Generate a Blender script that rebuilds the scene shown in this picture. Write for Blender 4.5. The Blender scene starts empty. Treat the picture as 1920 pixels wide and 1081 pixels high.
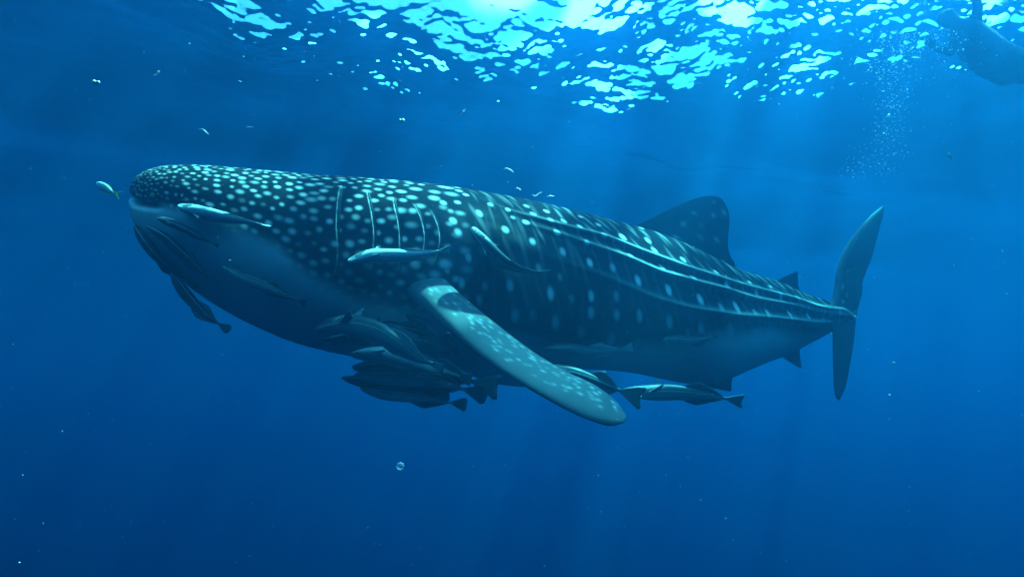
import bpy, bmesh, math, random
import numpy as np
from mathutils import Vector, Matrix
from mathutils.bvhtree import BVHTree

sc = bpy.context.scene
col = sc.collection
rng = np.random.default_rng(7)
random.seed(7)

# ------------------------------------------------------------------ camera
F = 1251.0                       # focal length in photograph pixels (1920 wide)
PITCH = math.radians(10.0)
CAM = np.array([0.0, 0.0, 0.0])
cam_d = bpy.data.cameras.new('camera')
cam_d.sensor_width = 36.0
cam_d.lens = 36.0 * F / 1920.0
cam_d.clip_start = 0.05
cam_d.clip_end = 2000.0
cam = bpy.data.objects.new('camera', cam_d)
col.objects.link(cam)
cam.rotation_euler = (math.radians(90) + PITCH, 0, 0)
sc.camera = cam
C_R = np.array([1.0, 0, 0]); C_F = np.array([0, math.cos(PITCH), math.sin(PITCH)]); C_U = np.array([0, -math.sin(PITCH), math.cos(PITCH)])
SURF = 4.6                       # height of the water surface above the camera

# ------------------------------------------------------------------ world, sun, exposure
SUN_EL, SUN_AZ = math.radians(64.5), math.radians(52)      # azimuth measured from +Y towards +X
world = bpy.data.worlds.new('World'); sc.world = world; world.use_nodes = True
wn = world.node_tree; wn.nodes.clear()
wo = wn.nodes.new('ShaderNodeOutputWorld'); wb = wn.nodes.new('ShaderNodeBackground'); ws = wn.nodes.new('ShaderNodeTexSky')
ws.sky_type = 'NISHITA'; ws.sun_disc = False
ws.sun_elevation = SUN_EL; ws.sun_rotation = SUN_AZ
wb.inputs['Strength'].default_value = 0.15
wn.links.new(ws.outputs[0], wb.inputs[0]); wn.links.new(wb.outputs[0], wo.inputs[0])
sun_d = bpy.data.lights.new('sun', 'SUN'); sun_d.energy = 3.6; sun_d.angle = math.radians(1.2)   # the waves overhead spread the disc
sun_d.color = (1.0, 0.96, 0.90)
sun = bpy.data.objects.new('sun', sun_d); col.objects.link(sun)
sdir = Vector((math.sin(SUN_AZ) * math.cos(SUN_EL), math.cos(SUN_AZ) * math.cos(SUN_EL), math.sin(SUN_EL)))
sun.rotation_euler = sdir.to_track_quat('Z', 'Y').to_euler()
sun.location = (0, 0, 30)
vs = sc.view_settings; vs.view_transform = 'Standard'; vs.look = 'None'; vs.gamma = 1.0; vs.use_curve_mapping = False
vs.exposure = 4.4
sc.render.engine = 'CYCLES'
cy = sc.cycles
cy.use_denoising = True
cy.max_bounces = 6; cy.diffuse_bounces = 2; cy.glossy_bounces = 2; cy.transparent_max_bounces = 12; cy.volume_bounces = 2
cy.sample_clamp_indirect = 4.0
cy.caustics_reflective = False; cy.caustics_refractive = False

# ------------------------------------------------------------------ helpers
def P(px, py, d):
    """photograph pixel at depth d (metres along the view axis) -> point in the world"""
    return CAM + d * (C_F + C_R * ((px - 960.0) / F) - C_U * ((py - 540.5) / F))

def tag(o, label=None, cat=None, group=None, kind=None):
    for k, v in (('label', label), ('category', cat), ('group', group), ('kind', kind)):
        if v: o[k] = v
    return o

def empty(name, loc):
    o = bpy.data.objects.new(name, None); col.objects.link(o); o.location = loc
    o.empty_display_size = 0.1
    return o

def mesh_obj(name, V, Fc, mat, parent=None, smooth=True, attrs=None):
    """link one mesh; V in world coordinates (shifted to the parent's origin)"""
    V = np.asarray(V, dtype=np.float32).reshape(-1, 3)
    off = np.zeros(3)
    p = parent
    while p is not None:
        off = off + np.array(p.location); p = p.parent
    me = bpy.data.meshes.new(name)
    me.from_pydata([], [], []) 
    Fc = np.asarray(Fc, dtype=np.int32) if not isinstance(Fc, list) else Fc
    if isinstance(Fc, np.ndarray):
        n = len(Fc); k = Fc.shape[1]
        me.vertices.add(len(V)); me.vertices.foreach_set('co', (V - off).astype(np.float32).ravel())
        me.loops.add(n * k); me.loops.foreach_set('vertex_index', Fc.ravel())
        me.polygons.add(n); me.polygons.foreach_set('loop_start', np.arange(0, n * k, k, dtype=np.int32))
        me.update(calc_edges=True)
    else:
        me.from_pydata((V - off).tolist(), [], Fc)
        me.update(calc_edges=True)
    me.validate()
    if smooth: me.polygons.foreach_set('use_smooth', np.ones(len(me.polygons), dtype=bool))
    for k, v in (attrs or {}).items():
        a = me.attributes.new(k, 'FLOAT', 'POINT'); a.data.foreach_set('value', np.asarray(v, dtype=np.float32).ravel())
    me.materials.append(mat)
    o = bpy.data.objects.new(name, me); col.objects.link(o)
    if parent is not None: o.parent = parent
    return o

def grid_faces(nu, nv, wrap_v=False, flip=False):
    i = np.arange(nu - 1)[:, None]; j = np.arange(nv if wrap_v else nv - 1)[None, :]
    j2 = (j + 1) % nv
    a = i * nv + j; b = (i + 1) * nv + j; c = (i + 1) * nv + j2; d = i * nv + j2
    f = np.stack([a, b, c, d], -1).reshape(-1, 4)
    return f[:, ::-1] if flip else f

def pchip(x, y, xi):
    """monotone smooth interpolation"""
    x = np.asarray(x, float); y = np.asarray(y, float); h = np.diff(x); dl = np.diff(y) / h
    m = np.zeros_like(y)
    for k in range(1, len(x) - 1):
        if dl[k - 1] * dl[k] > 0:
            w1 = 2 * h[k] + h[k - 1]; w2 = h[k] + 2 * h[k - 1]
            m[k] = (w1 + w2) / (w1 / dl[k - 1] + w2 / dl[k])
    m[0] = dl[0]; m[-1] = dl[-1]
    xi = np.clip(xi, x[0], x[-1]); k = np.clip(np.searchsorted(x, xi) - 1, 0, len(x) - 2)
    t = (xi - x[k]) / h[k]
    return (2*t**3-3*t**2+1)*y[k] + (t**3-2*t**2+t)*h[k]*m[k] + (-2*t**3+3*t**2)*y[k+1] + (t**3-t**2)*h[k]*m[k+1]

def catmull(pts, n):
    """smooth curve through points, n samples, chord-length parametrised"""
    pts = np.asarray(pts, float)
    t = np.r_[0, np.cumsum(np.linalg.norm(np.diff(pts, axis=0), axis=1))]
    ti = np.linspace(0, t[-1], n)
    return np.stack([spline(t, pts[:, k], ti) for k in range(pts.shape[1])], -1)

def spline(x, y, xi):
    """C1 cubic (Catmull-Rom with uneven knots)"""
    x = np.asarray(x, float); y = np.asarray(y, float)
    if len(x) == 2: return np.interp(xi, x, y)
    m = np.gradient(y, x)
    xi = np.clip(xi, x[0], x[-1]); k = np.clip(np.searchsorted(x, xi) - 1, 0, len(x) - 2); h = np.diff(x)
    t = (xi - x[k]) / h[k]
    return (2*t**3-3*t**2+1)*y[k] + (t**3-2*t**2+t)*h[k]*m[k] + (-2*t**3+3*t**2)*y[k+1] + (t**3-t**2)*h[k]*m[k+1]

def sstep(a, b, x):
    t = np.clip((x - a) / (b - a), 0, 1); return t * t * (3 - 2 * t)

# ------------------------------------------------------------------ materials
class NT:
    def __init__(s, name):
        s.m = bpy.data.materials.new(name); s.m.use_nodes = True; s.t = s.m.node_tree; s.t.nodes.clear()
        s.out = s.t.nodes.new('ShaderNodeOutputMaterial')
    def n(s, typ, ins=None, **kw):
        nd = s.t.nodes.new(typ)
        for k, v in kw.items(): setattr(nd, k, v)
        for k, v in (ins or {}).items():
            if hasattr(v, 'is_output') or isinstance(v, bpy.types.NodeSocket): s.t.links.new(v, nd.inputs[k])
            else: nd.inputs[k].default_value = v
        return nd
    def math(s, op, a, b=0.0, c=None, clamp=False):
        ins = {0: a, 1: b}
        if c is not None: ins[2] = c
        return s.n('ShaderNodeMath', ins, operation=op, use_clamp=clamp).outputs[0]
    def mix(s, f, a, b, mode='MIX'):
        nd = s.n('ShaderNodeMix', {0: f, 6: a, 7: b}, data_type='RGBA', blend_type=mode); return nd.outputs[2]
    def attr(s, name): return s.n('ShaderNodeAttribute', attribute_name=name).outputs['Fac']
    def link(s, a, b): s.t.links.new(a, b)
# ------------------------------------------------------------------ the sea: body of water and wavy surface
SIG_S = np.array([0.0007, 0.0102, 0.0230]); SIG_A = np.array([0.28, 0.046, 0.0275]); PHASE = 0.89
def mat_water_body():
    w = NT('sea_water')
    c = SIG_S; ab = (1.0 - SIG_A / (1.0 - c)) ** 2
    v = w.n('ShaderNodeVolumePrincipled', {'Color': (*c, 1), 'Absorption Color': (*ab, 1), 'Density': 1.0, 'Anisotropy': PHASE})
    w.link(v.outputs[0], w.out.inputs['Volume'])
    return w.m
def mat_surface():
    w = NT('sea_surface')
    fr = w.n('ShaderNodeFresnel', {'IOR': 1.333})
    # made-up transparency mask: blocks sunlight in patches to make shafts and dapples
    tr = w.n('ShaderNodeBsdfTransparent', {0: w.mix(w.attr('clear'), (0.0, 0.0, 0.0, 1), (0.97, 0.99, 1.0, 1))})
    gl = w.n('ShaderNodeBsdfGlossy', {'Color': (1, 1, 1, 1), 'Roughness': 0.18})
    mx = w.n('ShaderNodeMixShader', {0: fr.outputs[0], 1: tr.outputs[0], 2: gl.outputs[0]})
    w.link(mx.outputs[0], w.out.inputs['Surface'])
    return w.m
def axis(lo, hi, step, far):
    c = list(np.arange(lo, hi + step / 2, step)); s = step; a = []; x = lo
    while x > -far: s *= 1.045; x -= s; a.append(x)
    s = step; b = []; x = hi
    while x < far: s *= 1.045; x += s; b.append(x)
    return np.array(a[::-1] + c + b)
def wave_height(X, Y, cell, seed=29):
    r = np.random.default_rng(seed); Z = np.zeros_like(X)
    R = np.hypot(X - 2, Y - 9); fade = 1 / (1 + (R / 30.0) ** 2)
    gust = (0.38 + 0.62 * sstep(-5.0, -2.6, X)) * (1 - 0.68 * sstep(8.1, 10.2, Y))     # a gust ruffles the near middle, calmer to the left and farther out
    churn = 1 + 0.9 * np.exp(-((X - 4.9) / 2.0) ** 2 - ((Y - 7.0) / 1.6) ** 2)           # ripples kicked up round the swimmer
    for L, slope, n, spread in ((6.0, 0.12, 4, 0.5), (2.4, 0.15, 6, 0.6), (1.0, 0.115, 10, 0.8), (0.42, 0.14, 14, 0.8), (0.2, 0.16, 18, 0.9), (0.1, 0.14, 22, 1.0)):
        for _ in range(n):
            l = L * r.uniform(0.75, 1.35); k = 2 * math.pi / l; th_ = math.radians(-62) + r.normal(0, spread); ph = r.uniform(0, 6.28)
            a = slope / k / math.sqrt(n) * 1.4
            u_ = k * (X * math.cos(th_) + Y * math.sin(th_)) + ph
            a = a * sstep(0.55 * l, 0.22 * l, cell)
            Z += a * (np.sin(u_) + 0.25 * np.cos(2 * u_)) * (fade * gust * (churn if L < 0.5 else 1) if L < 3 else fade ** 2 * (0.55 + 0.45 * sstep(-5.0, -2.6, X)))
    return Z
def field(X, Y, seed, l0, l1, n):
    r = np.random.default_rng(seed); Z = np.zeros_like(X)
    for _ in range(n):
        k = 2 * math.pi / r.uniform(l0, l1); t = r.uniform(0, math.pi); Z += np.sin(k * (X * math.cos(t) + Y * math.sin(t)) + r.uniform(0, 6.28))
    return Z / math.sqrt(n / 2)
gx = axis(-5.5, 7.2, 0.020, 420); gy = axis(6.0, 11.5, 0.020, 420)
GX, GY = np.meshgrid(gx, gy, indexing='ij')
GZ = SURF + wave_height(GX, GY, np.maximum(np.gradient(gx)[:, None], np.gradient(gy)[None, :]))
SHAFT_MASK = 0.16 + 0.84 * sstep(-0.35, 0.55, field(GX, GY, 12, 0.8, 2.8, 30) + 0.3 * field(GX, GY, 49, 4.0, 9.0, 8))  # random patches added to dim the sunlight passing the surface
surf_top = float(GZ.max())
water_surface = tag(mesh_obj('water_surface', np.stack([GX, GY, GZ], -1), grid_faces(len(gx), len(gy)), mat_surface(), attrs={'clear': SHAFT_MASK}), kind='structure')
def box(name, lo, hi, mat, **kw):
    x0, y0, z0 = lo; x1, y1, z1 = hi
    V = [(x0,y0,z0),(x1,y0,z0),(x1,y1,z0),(x0,y1,z0),(x0,y0,z1),(x1,y0,z1),(x1,y1,z1),(x0,y1,z1)]
    return mesh_obj(name, V, [(0,3,2,1),(4,5,6,7),(0,1,5,4),(1,2,6,5),(2,3,7,6),(3,0,4,7)], mat, smooth=False, **kw)
water_body = tag(box('water_body', (-400, -400, -160), (400, 400, surf_top + 0.1), mat_water_body()), kind='stuff')  # the body of sea water, one scattering volume filling the scene
# ------------------------------------------------------------------ whale shark
X0 = P(243, 366, 5.85); X1 = P(1603, 594, 8.15)
SHE = X1 - X0; SHE[2] = 0; SHE /= np.linalg.norm(SHE)          # heading (towards the tail), level
SHL = np.array([SHE[1], -SHE[0], 0.0])                           # towards the camera side
UP = np.array([0, 0, 1.0])
def ray(px, py):
    r = C_F + C_R * ((np.asarray(px, float)[..., None] - 960.0) / F) - C_U * ((np.asarray(py, float)[..., None] - 540.5) / F)
    return r / np.linalg.norm(r, axis=-1, keepdims=True)
def on_plane(px, py, origin, nrm):
    r = ray(px, py); t = (origin @ nrm) / (r @ nrm); return r * t[..., None]
def med(px, py): return on_plane(px, py, X0, SHL)                # pixel -> point in the shark's median plane

TOP = [(243,364),(244,356),(246,348),(250,340),(257,332),(268,324),(290,315.5),(315,311.5),(345,310.5),(380,312),(430,316),(500,322),(580,329),(640,332),(700,336.5),
       (760,341),(820,347.5),(880,357),(940,367),(1000,379),(1060,393),(1110,405),(1150,415),(1200,428),(1250,446),(1300,468),(1340,488),(1380,505),(1420,517),(1460,529),(1500,548),(1540,560),(1570,573),(1590,585),(1606,594)]
BOT = [(243,368),(244,376),(246,386),(249,398),(253,412),(260,430),(270,448),(285,470),(310,496),(350,530),(400,565),(450,594),(500,618),(560,642),(620,658),(680,670),(760,681),(850,689),
       (950,692),(1052,691),(1120,692),(1180,697),(1240,709),(1285,718),(1315,720),(1345,714),(1375,702),(1405,689),(1440,676),(1475,663),(1505,647),(1535,633),(1565,616),(1590,603),(1606,596)]
NS, NN, NF = 1150, 300, 110
u = np.linspace(0, 1, NS)
PXS = 243 + 1362 * np.where(u < 0.06, (u / 0.06) ** 2 * 0.03, 0.03 + 0.97 * (u - 0.06) / 0.94)
kx = lambda T: np.array([p[0] for p in T], float)
ky = lambda T: np.array([p[1] for p in T], float)
YT = pchip(kx(TOP), ky(TOP), PXS); YB = pchip(kx(BOT), ky(BOT), PXS)
for _ in range(6):                                               # ease the hand-traced outline
    YT[60:-2] = np.convolve(np.pad(YT, 6, 'edge'), np.ones(13) / 13, 'valid')[60:-2]; YB[60:-2] = np.convolve(np.pad(YB, 6, 'edge'), np.ones(13) / 13, 'valid')[60:-2]
rt, rb = ray(PXS, YT), ray(PXS, YB)
mid = rt + rb; mid /= np.linalg.norm(mid, axis=1, keepdims=True)
cd = (X0 @ SHL) / (mid @ SHL)
CEN = mid * cd[:, None]                                          # centre line
half = np.arccos(np.clip((rt * rb).sum(1), -1, 1)) / 2
RAD = cd * np.sin(half)
asp = pchip([243, 300, 420, 640, 800, 1000, 1300, 1500, 1603], [1.20, 1.22, 1.18, 1.06, 0.98, 0.90, 0.82, 0.80, 0.9], PXS)
phi = np.arcsin(CEN[:, 2] / np.linalg.norm(CEN, axis=1))
BH = RAD / np.sqrt(np.cos(phi) ** 2 + asp ** 2 * np.sin(phi) ** 2); AW = asp * BH
th = np.concatenate([np.linspace(-math.pi / 2, math.pi / 2, NN, endpoint=False), np.linspace(math.pi / 2, 1.5 * math.pi, NF, endpoint=False)])
NT_ = len(th)
ex = 2.0 / 2.12
ct = np.sign(np.cos(th)) * np.abs(np.cos(th)) ** ex; st = np.sign(np.sin(th)) * np.abs(np.sin(th)) ** ex
BASE = CEN[:, None, :] + (AW[:, None] * ct)[..., None] * SHL + (BH[:, None] * st)[..., None] * UP
OUT = (ct[None, :] / np.maximum(AW[:, None], 1e-3))[..., None] * SHL + (st[None, :] / np.maximum(BH[:, None], 1e-3))[..., None] * UP
OUT /= np.linalg.norm(OUT, axis=-1, keepdims=True)

def project(V):
    V = np.asarray(V); d = V @ C_F
    return 960 + F * (V @ C_R) / d, 540.5 - F * (V @ C_U) / d, d
BPX, BPY, BPD = project(BASE[:, :NN])
# only surface that faces the camera may be hit
FACE = ((BASE[:, :NN] * OUT[:, :NN]).sum(-1) < 0.0)
def hit(px, py):
    """pixel -> (station, angle index) on the near flank"""
    lo, hi = np.searchsorted(PXS, [px - 90, px + 90]); lo = max(lo - 1, 0)
    d2 = (BPX[lo:hi] - px) ** 2 + (BPY[lo:hi] - py) ** 2 + np.where(FACE[lo:hi], 0, 400)
    k = int(np.argmin(d2)); return lo + k // NN, k % NN
def skin_point(px, py, lift=0.0):
    i, j = hit(px, py); return BASE[i, j] + OUT[i, j] * lift
def skin_depth(px, py):
    i, j = hit(px, py); return BPD[i, j]
def trace(poly):
    """pixel polyline -> (stations, angles)"""
    ij = [hit(*p) for p in poly]
    return np.array([a for a, b in ij], float), np.array([th[b] for a, b in ij])
def curve_theta(poly):
    i, t = trace(poly); o = np.argsort(i); i, t = i[o], t[o]
    keep = np.r_[True, np.diff(i) > 0]; return i[keep], t[keep]
SI = np.arange(NS, dtype=float)
TH = np.broadcast_to(th, (NS, NT_))
THM = np.where(TH > math.pi / 2, math.pi - TH, TH)               # mirrored angle for the far flank
ARC = np.sqrt((AW[:, None] * np.sin(THM)) ** 2 + (BH[:, None] * np.cos(THM)) ** 2)   # metres per radian
DISP = np.zeros((NS, NT_)); SPOT = np.zeros((NS, NT_)); PALE = np.zeros((NS, NT_)); DARK = np.zeros((NS, NT_))

# ridges along the flank
RIDGES = [([(830,352),(880,364),(955,394),(1010,411),(1070,428),(1131,445),(1200,473),(1285,503),(1350,524),(1420,545),(1500,568),(1560,583)], 0.032, 900),
          ([(950,398),(986,417),(1044,436),(1100,457),(1170,483),(1240,512),(1300,529),(1371,549),(1440,567),(1520,583),(1580,592)], 0.042, 960),
          ([(960,447),(1005,470),(1060,492),(1130,517),(1180,538),(1230,560),(1290,577),(1350,587),(1420,595),(1500,601),(1560,601),(1600,596)], 0.050, 1010)]
for poly, h, start in RIDGES:
    ri, rth = curve_theta(poly); tt = spline(ri, rth, SI)
    amp = 1.4 * h * sstep(start - 60, start + 260, PXS) * sstep(1607, 1545, PXS)
    dm = (THM - tt[:, None]) * ARC                                # metres above the crest line
    wup, wdn = 0.075, 0.028
    g = np.where(dm > 0, np.exp(-(dm / wup) ** 1.3 * 1.0), np.exp(-(np.abs(dm) / wdn) ** 1.6))
    g = np.where(dm > 0, np.exp(-np.abs(dm / wup) ** 1.3), g)
    DISP += amp[:, None] * g
    PALE = np.maximum(PALE, 0.34 * (amp / h)[:, None] * np.exp(-((dm - 0.010) / 0.024) ** 2))  # sunlit upper edge of the crest painted into the skin colour
    lowg = np.exp(-((dm + 0.055) / 0.03) ** 2); DISP -= 0.30 * amp[:, None] * lowg

# gill flaps: each a step that falls back into its slit
GILLS = [[(640,347),(636,365),(633,395),(631,430),(633,470),(630,505),(620,535)],
         [(688,357),(692,375),(697,405),(701,440),(700,470),(697,500),(690,525)],
         [(736,370),(741,392),(747,420),(750,455),(749,490),(744,520)],
         [(775,380),(785,398),(793,425),(795,460),(791,490),(783,512)],
         [(806,392),(816,410),(823,435),(823,465),(815,490),(805,508)]]
gill_rows = []
for gp in GILLS:
    gi, gt = trace(gp); o = np.argsort(gt); gi, gt = gi[o], gt[o]
    k = np.r_[True, np.diff(gt) > 0]; gi, gt = gi[k], gt[k]
    line = spline(gt, gi, np.clip(THM[0], gt[0], gt[-1]))
    fade = sstep(gt[0] - 0.02, gt[0] + 0.22, THM[0]) * sstep(gt[-1] + 0.02, gt[-1] - 0.12, THM[0])
    ds = (SI[:, None] - line[None, :]) * (PXS[-1] - PXS[0]) / NS * 0.0051       # metres behind the slit
    flap = np.where(ds < 0, np.exp(-(ds / 0.16) ** 2), -0.9 * np.exp(-np.abs(ds) / 0.035))
    DISP += 0.012 * fade[None, :] * flap
    PALE = np.maximum(PALE, 0.75 * (fade * (0.45 + 0.55 * np.clip(np.sin(THM[0] * 37 + len(gill_rows) * 2) * .7 + np.sin(THM[0] * 91 + len(gill_rows)) * .5 + .4, 0, 1)))[None, :] * np.exp(-((ds + 0.004) / 0.006) ** 2))  # whitish edge skin plus the flap's lit edge, painted together
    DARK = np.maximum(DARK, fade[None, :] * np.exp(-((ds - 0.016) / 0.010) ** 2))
    gill_rows.append((line, fade))

# mouth crease round the snout, drawn in towards the inside of the head
mi, mt = curve_theta([(250,379),(262,381),(280,384),(300,388),(325,394)])
mline = np.interp(SI, mi, mt)
mo = np.abs((THM - mline[:, None]) * ARC)
PXM = np.broadcast_to(PXS[:, None], THM.shape)
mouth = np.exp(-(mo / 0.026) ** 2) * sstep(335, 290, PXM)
INNER = np.array(med(420, 385)); 

# counter-shading: where the pale belly starts
bi, bt = curve_theta([(248,376),(285,380),(340,396),(450,432),(520,462),(560,500),(610,532),(680,562),(745,580),(830,598),(900,612),(960,628),(1060,650),(1150,656),(1250,645),(1350,628),(1450,612),(1600,602)])
BL = np.interp(SI, bi, bt)
bw = np.interp(PXS, [243, 400, 640, 900, 1603], [0.03, 0.06, 0.10, 0.13, 0.12])
BELLY = sstep(1, -1, ((THM - BL[:, None]) * ARC) / bw[:, None])

# spots
def add_spot(i, j, rs, rt_, amp, soft=1.6, slant=0.0, arr=None):
    """rs along the body, rt_ round the body (metres)"""
    i, j = int(i), int(j)
    dpm = 1 / 0.0051 * NS / 1360.0
    wi = int(rs * 2.2 * dpm) + 3
    a = max(0, i - wi); b = min(NS, i + wi + 1)
    c = BASE[i, j]; d = BASE[a:b] - c
    e = d @ SHE; t = (THM[a:b] - THM[i, j]) * ARC[a:b] * (1 if True else 1)
    side = (TH[a:b] > math.pi / 2) == (TH[i, j] > math.pi / 2)
    q = np.sqrt(((e - slant * t) / rs) ** 2 + (t / rt_) ** 2)
    v = amp * sstep(1.85, 0.15, q) if soft == 1.6 else amp * sstep(1.55, 0.35, q) if soft > 1.5 else amp * np.exp(-q ** 2)
    tgt = SPOT if arr is None else arr
    tgt[a:b] = np.where(side, np.maximum(tgt[a:b], v), tgt[a:b])

# head: dense spots, tiny on the snout and larger towards the gills (dart throwing on the skin)
pts = []
for side in (0, 1):
    pool = []
    for _ in range(17000):
        x = 247 + (840 - 247) * rng.random() ** 1.15
        i = int(np.searchsorted(PXS, x)); 
        lo = BL[i] - 0.06; t = lo + (math.pi / 2 + 0.02 - lo) * rng.random()
        sp = np.interp(x, [243, 300, 345, 420, 560, 700, 840], [0.030, 0.034, 0.048, 0.064, 0.075, 0.086, 0.12])
        p = CEN[i] + AW[i] * math.cos(t) * SHL * (1 if side == 0 else -1) + BH[i] * math.sin(t) * UP
        pool.append((i, t, sp, p))
    kept = []; KP = np.zeros((0, 3)); KS = np.zeros(0)
    for i, t, sp, p in pool:
        if len(KP):
            if (np.linalg.norm((KP - p) * np.array([0.92, 1, 1]), axis=1) < 0.5 * (KS + sp)).any(): continue
        KP = np.vstack([KP, p]); KS = np.r_[KS, sp]; kept.append((i, t, sp))
    for i, t, sp in kept:
        j = int(np.argmin(np.abs(th - (t if side == 0 else math.pi - t))))
        r = sp * rng.uniform(0.16, 0.29)
        add_spot(i, j, r * rng.uniform(1.1, 1.75), r, rng.uniform(0.28, 0.78) * (1.0 if rng.random() > 0.2 else 0.5))

# flank: the big spots where the photograph has them (x, y, size in px along / round, strength)
FL = [(831,380,9,6,.6),(849,414,10,8,1),(859,435,10,9,.95),(899,400,9,8,.7),(878,481,9,11,.85),(947,430,10,8,.95),(999,452,9,8,.85),(956,534,10,15,.85),(1032,551,10,17,1),(866,531,9,14,.7),
      (910,535,9,11,.4),(899,562,9,14,.5),(966,591,11,18,.6),(1042,605,11,19,.7),(1109,555,9,14,.9),(1109,586,10,15,.85),(1156,556,9,12,.5),(1157,591,9,13,.75),(1199,591,9,15,.85),(1256,603,10,15,.8),
      (1105,492,9,10,.85),(1149,502,9,11,.5),(1195,526,9,11,.9),(1252,544,9,11,.95),(1055,471,9,10,.6),(1044,436,10,6,1),(986,417,10,5,.9),(952,394,7,4,.95),(1099,455,8,6,.8),(1180,482,8,6,.6),
      (1239,502,8,7,.7),(874,365,8,5,.7),(1025,396,8,5,.8),(999,402,9,5,.5),(987,386,8,5,.5),(1032,415,8,5,.6),(1057,416,8,6,.6),(1086,427,8,6,.8),(1089,406,8,4,.6),(1167,445,9,8,.9),(1215,450,8,7,.9),
      (1226,470,8,7,.8),(1202,427,8,5,.9),(1131,444,9,5,.9),(1122,421,8,5,.5),(1311,561,9,10,.9),(1377,576,9,11,.9),(1348,578,8,8,.5),(1315,618,11,15,.7),(1370,620,13,18,.4),(1252,647,11,11,.35),
      (1146,635,11,14,.45),(1195,643,11,14,.3),(1296,522,8,6,.9),(1361,535,8,7,.8),(1280,488,8,6,.8),(1090,622,12,14,.35),(1410,586,7,6,.6),(1434,588,7,8,.8),(1416,550,8,6,.9),(1477,590,6,8,.9),
      (1512,592,6,7,.8),(1540,592,6,7,.8),(1565,590,6,6,.7),(1404,531,7,4,.9),(1444,538,6,4,.8),(1459,557,6,7,.8),(1490,562,5,6,.7),(1340,512,8,5,.7),(845,395,8,5,.4),(920,383,8,5,.5),(962,408,7,4,.4),
      (838,505,8,10,.4),(925,470,8,9,.35),(1010,500,9,9,.35),(1050,520,8,9,.3),(1000,590,9,14,.3),(1072,560,8,12,.3),(1290,625,9,12,.25),(1420,622,10,10,.25),(1395,560,7,6,.4),(1330,545,7,7,.3)]
for x, y, a, b, s in FL:
    i, j = hit(x, y); m = BPD[i, j] / F
    fs = 1 / max(0.35, abs(OUT[i, j] @ (-BASE[i, j] / np.linalg.norm(BASE[i, j]))))       # undo foreshortening round the body
    add_spot(i, j, a * m * 0.66, b * m * 0.66 * min(fs, 1.6), s, soft=1.9, slant=-0.15)
    jm = int(np.argmin(np.abs(th - (math.pi - th[j]))))
    add_spot(i, jm, a * m * 0.7, b * m * 0.7, s, soft=1.9)

# pale slanting bars between the hind spot columns: skin pattern plus painted-in caustic light
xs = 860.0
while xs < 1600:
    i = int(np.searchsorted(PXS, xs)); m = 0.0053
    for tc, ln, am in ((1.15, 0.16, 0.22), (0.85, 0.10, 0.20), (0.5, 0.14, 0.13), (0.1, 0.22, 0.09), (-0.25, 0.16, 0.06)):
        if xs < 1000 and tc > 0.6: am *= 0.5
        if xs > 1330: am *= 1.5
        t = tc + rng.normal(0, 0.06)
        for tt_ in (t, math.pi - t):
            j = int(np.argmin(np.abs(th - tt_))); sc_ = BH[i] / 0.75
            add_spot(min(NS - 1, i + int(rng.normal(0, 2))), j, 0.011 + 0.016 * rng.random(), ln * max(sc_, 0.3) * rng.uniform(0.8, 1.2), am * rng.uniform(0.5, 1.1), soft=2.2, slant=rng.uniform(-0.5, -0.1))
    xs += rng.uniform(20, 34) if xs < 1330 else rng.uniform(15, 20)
# blurred olive blotches behind the gills
BLOT = np.zeros((NS, NT_))
for x, y, a, b, s, sl in [(870,450,22,45,.8,-.5),(905,400,30,14,.6,-.9),(930,425,26,12,.9,-1.2),(965,445,28,10,.9,-1.4),(1000,462,26,9,.8,-1.4),(1040,480,26,8,.8,-1.4),(960,515,26,14,.9,-.6),(1000,515,22,16,.5,-.8),
                          (1010,535,20,35,.6,-.9),(1060,555,8,40,.5,-.6),(985,545,8,30,.6,-.5),(840,470,10,50,.6,-.4),(860,410,20,20,.6,-.5),(1075,600,8,40,.25,-.2),(1130,610,7,40,.25,-.1),(1180,610,7,40,.25,-.1)]:
    i, j = hit(x, y); m = BPD[i, j] / F; add_spot(i, j, a * m, b * m, s, soft=1.4, slant=sl, arr=BLOT)

V = BASE + OUT * DISP[..., None]
dirin = INNER - BASE; dirin /= np.linalg.norm(dirin, axis=-1, keepdims=True)
V = V + dirin * (mouth * 0.10)[..., None]
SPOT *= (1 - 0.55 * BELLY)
for ex_, ey_, er_ in ((287, 369, 0.045), (341, 367, 0.030)): add_spot(*hit(ex_, ey_), er_, er_, 1.0, arr=DARK)

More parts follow.
